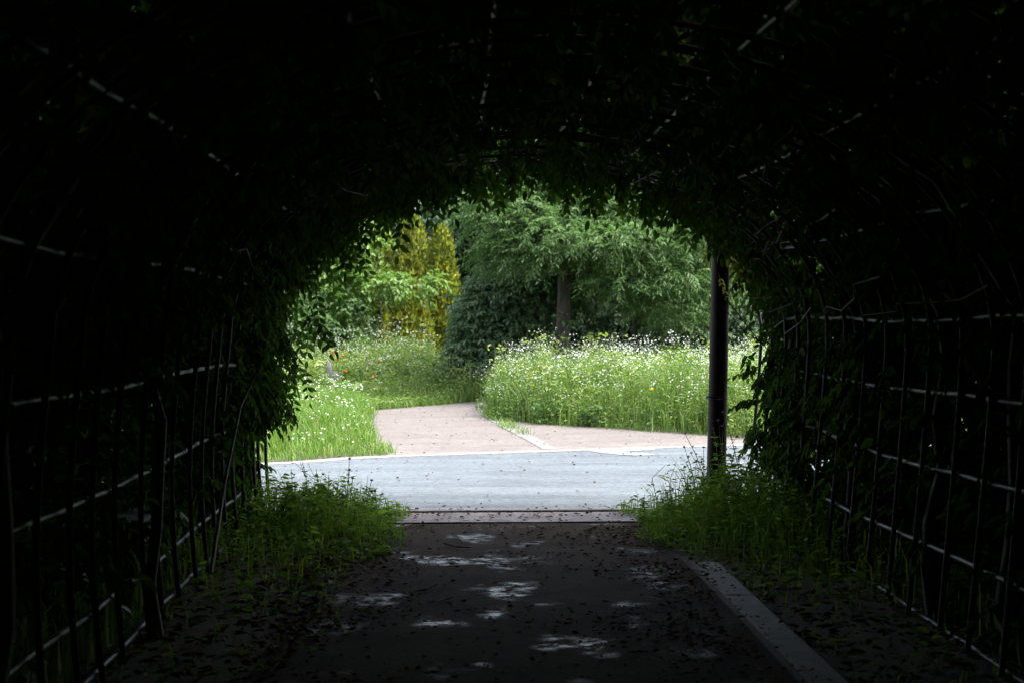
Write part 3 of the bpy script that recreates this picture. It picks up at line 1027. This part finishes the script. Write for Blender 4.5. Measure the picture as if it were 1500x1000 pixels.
def herbs(poly, n, hmax, mat, label, seed):
    mb = MB()
    P = scatter(poly, n)
    for p in P:
        h = hmax * random.uniform(.35, 1.15)
        q = random.randint(26, 60)
        f = rng.uniform(0, 1, q)
        B = np.stack([p[0] + rng.normal(0, .09 + .05 * random.random(), q), p[1] + rng.normal(0, .1, q), h * f], 1)
        an = rng.uniform(0, 6.28, q)
        s = random.uniform(.06, .14)
        add_leaves(mb, B, np.stack([np.cos(an), np.sin(an), rng.uniform(-.3, .8, q)], 1), np.array([0, 0, 1.]) + rng.normal(0, .4, (q, 3)), s * rng.uniform(.6, 1.2, q), s * .38, 6)
        add_blades(mb, np.array([[p[0], p[1], 0]] * 3) + rng.normal(0, .03, (3, 3)) * [1, 1, 0], np.array([h * 1.15] * 3), .014, .1, .1)
    o = mb.build('meadow_herbs', mat)
    tag(o, label, 'herbs', kind='stuff')


M['herb_a'] = leaf_mat('dark_herb_leaf', [(0, (.045, .10, .03)), (1, (.085, .15, .045))], .35)
M['herb_b'] = leaf_mat('yellowish_herb_leaf', [(0, (.14, .20, .04)), (1, (.22, .26, .07))], .4)
herbs(bed, 260, .6, M['herb_a'], 'darker leafy herbs growing among the tall meadow grass', 1)
herbs(bed, 150, 1.12, M['herb_b'], 'yellowish upright herbs poking out of the tall meadow', 2)
edge_bed = front[:6] + [(p[0], p[1] + .5) for p in reversed(front[:6])]
herbs(edge_bed, 70, .38, M['herb_a'], 'low dark leafy herbs along the front of the tall meadow', 3)

# left: short lawn by the road, taller flowering grass behind, far meadow behind the bend
lawnp = [(-12, 13.2), (-3, 13.62), (-1.75, 14.05), (-1.2, 14.55), (-.78, 14.62)] + [(p.x, p.y) for p in reversed(pp[2:])] + [(-2.5, 23.0), (-12, 20)]
mb = MB()
P = scatter(lawnp, 60000)
P[:, :2] += rng.normal(0, .07, (len(P), 2)) * [1, .35]
d = np.clip((P[:, 1] - 14.6 - .25 * P[:, 0]) / 3.0, 0, 1)
nearpath = np.clip((-.95 - P[:, 0]) / .5, 0, 1)
hh = .06 + .05 * rng.uniform(0, 1, len(P)) + .42 * d * nearpath * (.5 + .7 * lump(P, 1.1, 5))
add_blades(mb, P, hh, rng.uniform(.006, .014, len(P)), .3, .35)
o = mb.build('grass', M['lawn'])
tag(o, 'short bright grass left of the pink path by the road', 'grass', kind='stuff')
mb = MB()
sel = (rng.uniform(0, 1, len(P)) < .012 + .05 * d * lump(P, 1.3, 2)) & (d > .12) & (nearpath > .3)
Pf = P[sel]
Pf = np.repeat(Pf, 2, 0) + np.stack([rng.normal(0, .04, 2 * sel.sum()), rng.normal(0, .04, 2 * sel.sum()), np.repeat(hh[sel], 2) * rng.uniform(.85, 1.25, 2 * sel.sum()) + .03], 1)
add_discs(mb, Pf, rng.uniform(.007, .013, len(Pf)), np.array([0, -.5, 1.]) + rng.normal(0, .35, (len(Pf), 3)))
o = mb.build('white_wildflowers', M['petal'])
tag(o, 'scattered white daisies in the grass left of the pink path', 'wildflowers', kind='stuff')

farp = [(p.x, p.y + .05) for p in reversed(pp[:3])] + [(2.0, 25.5), (3.0, 32), (-8, 32), (-8, 22), (-2.4, 23.2)]
mb = MB()
P = scatter(farp, 52000)
d = np.clip((P[:, 1] - 23.8) / 4.0, 0, 1)
hh = (.16 + .95 * d ** .7 * (.40 + .55 * lump(P, 1.0, 1) + .45 * lump(P, 2.7, 5)))
hh = np.where((P[:, 0] > -.5), np.minimum(hh, .5), hh)
add_blades(mb, P, hh * rng.uniform(.5, 1.05, len(P)), rng.uniform(.010, .022, len(P)), .2, .25)
Ps = np.repeat(P[::2], 2, 0)
Hs = np.repeat(hh[::2], 2)
Ps = Ps + np.stack([rng.normal(0, .03, len(Ps)), rng.normal(0, .03, len(Ps)), Hs * rng.uniform(.1, .95, len(Ps))], 1)
an = rng.uniform(0, 6.28, len(Ps))
add_leaves(mb, Ps, np.stack([np.cos(an), np.sin(an), rng.uniform(-.2, .7, len(Ps))], 1), np.array([0, 0, 1.]) + rng.normal(0, .4, (len(Ps), 3)), rng.uniform(.06, .12, len(Ps)), rng.uniform(.015, .03, len(Ps)), 4)
o = mb.build('meadow_grass', M['grass'])
tag(o, 'tall flowering meadow in front of the golden conifers', 'meadow', kind='stuff')
mb = MB()
sel = (rng.uniform(0, 1, len(P)) < .16 * (.15 + d) * lump(P, 1.2, 4)) & (d > .12)
Pf = np.repeat(P[sel], 3, 0)
m = len(Pf)
Pf = Pf + np.stack([rng.normal(0, .06, m), rng.normal(0, .06, m), np.repeat(hh[sel] * (1.12 - .6 * rng.uniform(0, 1, m // 3) ** 1.5), 3) + rng.normal(.02, .03, m)], 1)
add_discs(mb, Pf, rng.uniform(.008, .014, m), np.array([0, -.5, 1.]) + rng.normal(0, .35, (m, 3)))
o = mb.build('white_wildflowers', M['petal'])
tag(o, 'small white daisies in the meadow before the golden conifers', 'wildflowers', kind='stuff')

herbs([(-7, 24.6), (.2, 25.0), (.2, 31), (-8, 31)], 420, .85, M['herb_b'], 'yellowish herbs in the meadow before the golden conifers', 4)
herbs([(-7, 24.6), (.4, 25.0), (.4, 31), (-8, 31)], 300, .7, M['herb_a'], 'darker leafy herbs in the meadow before the golden conifers', 5)
herbs([(-6, 16.4), (-1.4, 16.6), (-1.7, 22.5), (-7, 22)], 150, .45, M['lime'], 'pale leafy herbs in the grass left of the pink path', 6)

# rough grass on the banks outside the tunnel and at the road edge
mb = MB()
Pa = np.concatenate([scatter([(-9, 3), (-1.5, 3), (-1.5, 10.2), (-9, 10.2)], 16000), scatter([(2.35, 3), (9, 3), (9, 10.2), (2.35, 10.2)], 16000)])
add_blades(mb, Pa, rng.uniform(.1, .45, len(Pa)), rng.uniform(.007, .015, len(Pa)), .25, .35)
o = mb.build('bank_grass', M['grass'])
tag(o, 'rough grass on the banks outside the tunnel', 'grass', kind='stuff')

# ------------------------------------------------------------------ verges inside the tunnel
def verge(n, x0, x1, y0, y1, edge, label, hfun, mat, dead=.0):
    P = np.stack([rng.uniform(x0, x1, n), rng.uniform(y0, y1, n), np.zeros(n)], 1)
    h, keep = hfun(P)
    P, h = P[keep], h[keep]
    mb = MB()
    m = len(P)
    third = m // 3
    add_blades(mb, P[:third], h[:third] * rng.uniform(.5, 1.15, third) + .05, rng.uniform(.004, .009, third), .35, .4)
    Q = P[third:]
    q = len(Q)
    Q = Q + np.stack([np.zeros(q), np.zeros(q), h[third:] * rng.uniform(.15, 1, q)], 1)
    an = rng.uniform(0, 6.28, q)
    sc = rng.uniform(.55, 1.2, q) * (.8 + .9 * lump(Q, 3.3, 4) ** 2)
    add_leaves(mb, Q, np.stack([np.cos(an), np.sin(an), rng.uniform(-.3, .5, q)], 1), np.array([0, 0, 1.]) + rng.normal(0, .35, (q, 3)), .05 * sc, .026 * sc, 6)
    o = mb.build('undergrowth', mat)
    tag(o, label, 'undergrowth', kind='stuff')


def hl(P):
    ed = -.50 - .16 * np.clip((9.0 - P[:, 1]) / 4, 0, 1) + .10 * np.sin(P[:, 1] * 3.1) + .05 * np.sin(P[:, 1] * 7.7)
    ed = np.where(P[:, 1] > 8.6, ed + .12, ed)
    inside = np.clip((ed - P[:, 0]) / .45, 0, 1)
    yf = np.clip((P[:, 1] - 5.6) / 4.2, .15, 1)
    h = (.06 + .34 * inside) * yf * (.6 + .6 * lump(P, 2.3, 1))
    return h, (P[:, 0] < ed) & (P[:, 1] < 10.28) & (rng.uniform(0, 1, len(P)) < .06 + .94 * yf ** 2.6)


def hr(P):
    ed = 1.58 - .32 * np.clip((P[:, 1] - 7.6) / 1.2, 0, 1) + .06 * np.sin(P[:, 1] * 4.1) + .04 * np.sin(P[:, 1] * 9)
    inside = np.clip((P[:, 0] - ed) / .45, 0, 1)
    yf = np.clip((P[:, 1] - 6.0) / 3.2, .1, 1)
    h = (.07 + .38 * inside) * yf * (.6 + .6 * lump(P, 2.3, 6))
    return h, (P[:, 0] > ed) & (P[:, 1] < 10.28) & (rng.uniform(0, 1, len(P)) < .08 + .92 * yf ** 2)


verge(17000, -1.6, -.3, 3.5, 10.3, 0, 'low leafy weeds and grass along the left edge of the tunnel path', hl, M['weed'])
verge(17000, 1.15, 2.6, 4.0, 10.3, 0, 'low leafy weeds spilling over the kerb on the right of the path', hr, M['weed'])


# individual stalks at the tunnel mouth
def weed_stalk(loc, H, label, group, head=None, lw=.028, n=9, name='weed_stalk', cat='weed', ll=.085):
    root = empty(name, loc)
    tag(root, label, cat, group)
    lean = Vector((random.gauss(0, .06), random.gauss(0, .05), 0))
    pts = [Vector((0, 0, -.02)) + lean * (f * f * H * 2) + Vector((0, 0, H * f)) for f in (0, .25, .5, .75, 1)]
    mb = MB()
    mb.tube(pts, [.0042, .004, .0034, .0028, .002], 5)
    tips = [pts[-1]]
    for q in range(random.randint(1, 3)):
        a = pts[random.randint(2, 3)]
        b_ = a + Vector((random.gauss(0, .07), random.gauss(0, .07), H * random.uniform(.18, .34)))
        mb.tube([a, a.lerp(b_, .5) + Vector((0, 0, -.01)), b_], [.0026, .002, .0016], 4)
        tips.append(b_)
    mb.build('stem', M['stalk'], root, True)
    mb = MB()
    for i in range(n):
        f = .12 + .8 * i / n
        k = f * 4
        p = pts[int(k)].lerp(pts[int(k) + 1], k - int(k))
        a = i * 2.4 + random.random()
        s = (1.15 - .6 * f) * random.uniform(.8, 1.2)
        for da in (0, math.pi):
            D = np.array([[math.cos(a + da), math.sin(a + da), random.uniform(.1, .6)]])
            add_leaves(mb, np.array([tuple(p)]), D, np.array([[0, 0, 1.]]), np.array([ll * s]), np.array([lw * s]), 6)
    mb.build('foliage', M['weed'], root)['kind'] = 'stuff'
    if head:
        for tp_ in tips:
            hb_ = MB()
            q = 26
            dd = unit(rng.normal(0, 1, (q, 3)))
            dd[:, 2] = np.abs(dd[:, 2]) * 1.2
            add_leaves(hb_, np.tile(np.array([tuple(tp_)]), (q, 1)), dd, rng.normal(0, 1, (q, 3)), .016, .006, 4)
            hb_.build('flower_head', M[head], root)


for i, (px, py, top, lab) in enumerate((
        (1058, 735, 612, 'tall weed stalk with purple heads, in front of the brown post'), (1022, 742, 650, 'leafy weed stalk with purple heads left of the brown post'), (1040, 738, 632, 'weed stalk with purple heads just left of the brown post'),
        (1075, 738, 622, 'weed stalk with purple heads just right of the brown post'), (1100, 742, 640, 'purple headed weed stalk by the last bars of the right fence'), (1088, 735, 600, 'tallest purple headed weed stalk at the right of the brown post'))):
    p = at(px, py, random.uniform(9.75, 10.25))
    z = at(px, top, p.y).z
    weed_stalk((p.x, p.y, 0), z, lab, 'purple headed weeds at the tunnel mouth', 'purple', name='thistle', cat='wildflower')
for i, (px, top, yy, lab) in enumerate(((945, 722, 9.6, 'upright leafy weed at the corner of the path, right side'), (975, 712, 9.8, 'leafy weed before the road, second from the right path corner'), (1000, 700, 9.9, 'leafy weed halfway between the path corner and the post'), (1120, 690, 9.5, 'leafy weed at the foot of the right fence'),
                                        (455, 672, 9.9, 'tall dark leafy weed at the left fence end'), (430, 682, 9.7, 'leafy weed among the last bars of the left fence'), (482, 690, 9.9, 'leafy weed second from the left fence end'),
                                        (470, 680, 10.1, 'weed with dry tips against the road, left side'), (498, 712, 9.8, 'short leafy weed in the middle of the left clump'))):
    p = at(px, 700, yy)
    weed_stalk((p.x, yy, 0), at(px, top, yy).z, lab, 'leafy weeds at the tunnel mouth', None, .034, 9)
for i, (px, top, yy, lab) in enumerate(((535, 702, 9.95, 'thin seeded weed nearest the path on the left'), (520, 700, 10.0, 'thin seeded weed just behind the nearest one on the left'), (552, 715, 9.9, 'short seeded weed leaning to the road on the left'), (508, 668, 10.1, 'tall thin weed with dark seed heads, left side'))):
    p = at(px, 700, yy)
    weed_stalk((p.x, yy, 0), at(px, top, yy).z, lab, 'seeded weeds by the left of the path', 'litter', .02, 7, 'seeded_weed')

for i, (px, top, yy, lab) in enumerate(((1062, 648, 9.7, 'broad leaved plant climbing at the foot of the brown post'), (1036, 688, 9.5, 'broad leaved plant low to the left of the post foot'), (985, 726, 9.4, 'broad leaved plant leaning over the corner of the path'), (1108, 655, 9.6, 'broad leaved plant between the post and the right fence'),
                                        (1085, 690, 9.2, 'broad leaved plant in front of the purple headed weeds'), (1128, 700, 9.0, 'broad leaved plant against the bars of the right fence'), (962, 745, 9.5, 'small broad leaved plant nearest the path on the right'),
                                        (560, 752, 9.5, 'small broad leaved plant nearest the path on the left'), (520, 735, 9.4, 'broad leaved plant in front of the thin seeded weeds'), (472, 712, 9.3, 'broad leaved plant in the middle of the left verge'), (425, 700, 9.2, 'broad leaved plant against the bars of the left fence'))):
    p = at(px, 700, yy)
    z = at(px, top, yy).z
    weed_stalk((p.x, yy, 0), z, lab, 'broad leaved plants at the tunnel mouth', None, .055, 13, 'broadleaf_weed', 'weed', .105)

# dry bent grass stems at right mouth
for i, (a, b_, c, lab) in enumerate((((965, 745), (955, 700), (975, 680), 'dry bent grass stem arching over the road edge'), ((985, 740), (980, 705), (962, 695), 'dry bent grass stem leaning left over the road edge'))):
    mb = MB()
    mb.tube([at(*a, 9.9), at(*b_, 9.9), at(*c, 9.9)], [.003, .0025, .0015], 4)
    tag(mb.build('grass_stem', M['twig']), lab, 'grass stem', 'dry grass stems')


# poppies, yellow flowers
def flower(name, px, py, Y, mat, r, label, group):
    p = at(px, py, Y)
    root = empty(name, (p.x, Y, 0))
    tag(root, label, 'flower', group)
    mb = MB()
    mb.tube([(0, 0, -.02), (.01, 0, p.z * .5), (0, 0, p.z)], .004, 5)
    mb.build('stem', M['stalk'], root, True)
    for q in range(5):
        a = q * 2 * math.pi / 5
        mb = MB()
        add_leaves(mb, np.array([[0, 0, p.z]]), np.array([[math.cos(a), math.sin(a), .55]]), np.array([[0, 0, 1.]]), np.array([r]), np.array([r * 1.2]), 6, .1, -.1)
        mb.build('petal', mat, root)


for px, py, Y, lab in ((546, 546, 25.5, 'red poppy lowest in the grass beyond the bend'), (549, 552, 25.2, 'red poppy just right of the lowest poppy'), (543, 533, 26.0, 'red poppy right above the low pair'), (556, 530, 26.5, 'red poppy beside the small golden conifer'),
                       (502, 522, 25.5, 'red poppy next to the grey stones'), (488, 517, 25.8, 'red poppy on top of the grey stones'), (493, 528, 25.0, 'red poppy below the grey stones'), (506, 545, 24.6, 'red poppy left of the low pair')):
    flower('poppy', px, py, Y, M['red_petal'], .055, lab, 'red poppies')
for px, py, Y, lab in ((774, 555, 19.8, 'yellow flower at the left end of the tall meadow'), (784, 545, 20.0, 'yellow flower second from the left end of the meadow'), (791, 537, 20.2, 'yellow flower highest at the meadow left end'), (781, 565, 19.6, 'yellow flower lowest at the meadow left end'), (955, 571, 17.6, 'lone yellow flower in the middle of the tall meadow')):
    flower('yellow_flower', px, py, Y, M['yellow_petal'], .04, lab, 'yellow flowers')


# ------------------------------------------------------------------ stones, post, block outside
def rock(name, loc, size, label, group, rz=0):
    mb = MB()
    n = 9
    rings = [(0, .85), (.25, 1.0), (.6, .9), (.88, .62), (1, .25)]
    V, F = [], []
    ph = random.uniform(0, 6)
    for i, (h, s) in enumerate(rings):
        for k in range(n):
            a = 2 * math.pi * k / n
            r_ = s * (1 + .18 * math.sin(2 * a + ph + i * .4) + random.uniform(-.08, .08))
            V.append((math.cos(a) * size[0] * r_, math.sin(a) * size[1] * r_, h * size[2] - .04))
    for i in range(len(rings) - 1):
        for k in range(n):
            F.append((i * n + k, i * n + (k + 1) % n, (i + 1) * n + (k + 1) % n, (i + 1) * n + k))
    mb.add(V, F)
    mb.f.append(np.array([[(len(rings) - 1) * n + k for k in range(n)]], dtype=np.int64))
    o = mb.build(name, M['stone'])
    o.location = loc
    o.rotation_euler = (0, 0, rz)
    tag(o, label, 'stone', group)


p = at(538, 512, 26.5)
rock('standing_stone', (p.x, 26.5, 0), (.065, .06, p.z), 'narrow upright grey stone beside the small golden conifer', 'grey stones in the meadow')
p = at(482, 526, 25.5)
rock('garden_stone', (p.x, 25.5, 0), (.10, .08, p.z), 'upright grey stone with poppies at the left of the meadow', 'grey stones in the meadow')
p = at(490, 540, 25.2)
rock('garden_stone', (p.x, 25.2, 0), (.13, .09, p.z), 'lower grey stone leaning by the upright one', 'grey stones in the meadow')
p = at(706, 596, 22.8)
rock('garden_stone', (p.x, p.y, 0), (.12, .15, .13), 'small pale stone at the end of the divider kerb', 'grey stones in the meadow')
p = at(955, 790, 9.0)
rock('garden_stone', (1.46, 9.05, .02), (.08, .1, .09), 'small pale stone among weeds by the tunnel kerb', 'stones by the path')

post = empty('steel_post', (at(1053, 700, 10.15).x, 10.28, 0))
tag(post, 'dark brown steel post standing at the right of the tunnel mouth', 'post')
mb = MB()
pz = [0, .06, .06, 1.0, 2.0, 3.0, 4.0, 4.3]
tp_ = .037
mb.tube([(tp_ * z / 2.0, 0, z) for z in (-.05, .5, 1.2, 1.9, 2.6, 3.3, 3.9)], [.074, .073, .0705, .068, .0665, .065, .064], 20)
mb.build('shaft', M['rust_post'], post, True)
mb = MB()
mb.tube([(0, 0, -.02), (0, 0, .05), (0, 0, .06)], [.13, .13, .11], 16)
mb.build('base_plate', M['rust_post'], post)
mb = MB()
mb.tube([(.07, 0, 3.88), (.075, 0, 3.93), (.078, 0, 3.97)], [.072, .068, .03], 16)
mb.build('cap', M['rust_post'], post)
mb = MB()
mb.tube([(.0, 0, .86), (.0, 0, .885)], [.0755, .0755], 20)
mb.build('band', M['galv'], post)

# grey concrete block and slab glimpsed through the left fence
blk = empty('concrete_block', (-1.72, 7.15, 0), .05)
tag(blk, 'low grey concrete block glimpsed between the bars of the left fence', 'block')
mb = MB(); mb.box((-.11, -.22, -.05), (.11, .22, .40), .004, .015); mb.build('body', M['concrete'], blk)
mb = MB(); mb.box((-.13, -.24, .402), (.13, .24, .45), .003, .01); mb.build('cap_slab', M['concrete'], blk)
sl = MB(); sl.box((-3.0, 5.1, -.05), (-1.6, 5.4, .12), .004, .015)
tag(sl.build('concrete_slab', M['concrete']), 'long low grey slab on the ground outside the left fence', 'slab')

# ------------------------------------------------------------------ litter on the path
mb = MB()
n = 9000
x = np.concatenate([rng.uniform(-.95, 1.4, n // 2), rng.normal(-.62, .22, n // 4), rng.normal(1.2, .2, n - n // 2 - n // 4)])
yv = rng.uniform(3.4, 9.6, n)
P = np.stack([x, yv, np.full(n, .016)], 1)
keep = (lump(P, 2.6, 8) + rng.normal(0, .2, n) > .62) | (rng.uniform(0, 1, n) < .1)
P = P[keep]
P[:, 2] += np.where(np.abs(P[:, 0] - 1.45) < .1, .035, 0)
m = len(P)
an = rng.uniform(0, 6.28, m)
sc = rng.uniform(.4, 1.2, m)
add_leaves(mb, P, np.stack([np.cos(an), np.sin(an), rng.uniform(-.05, .35, m)], 1), np.array([0, 0, 1.]) + rng.normal(0, .3, (m, 3)), (.034 * sc), .018 * sc, 6, .3, .1)
tag(mb.build('leaf_litter', M['litter']), 'brown fallen leaves scattered over the dark tunnel path', 'fallen leaves', kind='stuff')
mb = MB()
P = np.stack([rng.choice([-1, 1], 2600) * rng.uniform(.75, 1.0, 2600) + np.where(rng.uniform(0, 1, 2600) < .5, -.2, .6), rng.uniform(3.4, 10.2, 2600), np.full(2600, .02)], 1)
P[:, 0] = np.where(P[:, 0] < .3, rng.uniform(-1.5, -.7, 2600), rng.uniform(1.55, 2.5, 2600))
an = rng.uniform(0, 6.28, 2600)
sc = rng.uniform(.5, 1.3, 2600)
add_leaves(mb, P, np.stack([np.cos(an), np.sin(an), rng.uniform(-.05, .4, 2600)], 1), np.array([0, 0, 1.]) + rng.normal(0, .3, (2600, 3)), .055 * sc, .026 * sc, 6, .3, .1)
tag(mb.build('leaf_litter', M['litter']), 'dead leaves on the soil strips beside the path', 'fallen leaves', kind='stuff')
for i, (a, b_, c, lab) in enumerate((((650, 795), (668, 800), (690, 801), 'dry twig on the path below the road edge'), ((662, 780), (672, 786), (680, 793), 'short curved twig nearest the apron'), ((608, 865), (625, 862), (640, 855), 'twig lying on the left half of the path'),
                                     ((640, 880), (652, 876), (664, 874), 'straight twig in the middle of the dark path'))):
    mb = MB()
    mb.tube([gnd(*q, z=.022) for q in (a, b_, c)], [.004, .005, .003], 5)
    tag(mb.build('twig', M['twig']), lab, 'twig', 'twigs on the path')

# bits of leaf and grit on the road, the pink path and along the kerbs
mb = MB()
P = np.concatenate([np.stack([rng.uniform(-2.5, 3.5, 260), rng.uniform(10.6, 15, 260), np.full(260, .012)], 1),
                    np.stack([rng.uniform(-1.6, 3.2, 420), rng.uniform(14.9, 24, 420), np.full(420, .016)], 1),
                    np.stack([rng.uniform(-1.2, 1.8, 420), 10.0 + rng.normal(0, .22, 420), np.full(420, .022)], 1)])
m = len(P)
P[:, 2] += np.where((P[:, 1] > 10.2) & (P[:, 1] < 10.5), .02, 0)
an = rng.uniform(0, 6.28, m)
sc = rng.uniform(.3, 1.2, m)
add_leaves(mb, P, np.stack([np.cos(an), np.sin(an), rng.uniform(0, .3, m)], 1), np.array([0, 0, 1.]) + rng.normal(0, .3, (m, 3)), .032 * sc, .018 * sc, 6, .3, .1)
tag(mb.build('leaf_litter', M['litter']), 'sparse leaf scraps on the road and the pink path', 'fallen leaves', kind='stuff')
# low grass creeping over the edges of the pink path
mb = MB()
edge = [(p[0], p[1]) for p in pp] + [(p[0], p[1]) for p in kp] + front
Q = []
for (a, b_) in [(pp[i], pp[i + 1]) for i in range(len(pp) - 1)] + [(Vector((*front[i], 0)), Vector((*front[i + 1], 0))) for i in range(len(front) - 1)] + [(kp[i], kp[i + 1]) for i in range(1, len(kp) - 1)]:
    for q in range(int(140 * (b_ - a).length)):
        c = a.lerp(b_, random.random())
        if math.sin(c.x * 5 + c.y * 3.3) + math.sin(c.x * 2.1 - c.y * 4.7) > random.uniform(-1.2, 1.0):
            Q.append((c.x + random.gauss(0, .06), c.y + random.gauss(0, .07), 0))
Q = np.array(Q)
add_blades(mb, Q, rng.uniform(.04, .17, len(Q)), rng.uniform(.006, .012, len(Q)), .4, .5)
tag(mb.build('grass', M['lawn']), 'thin tufts of grass creeping over the pink path edges', 'grass', kind='stuff')
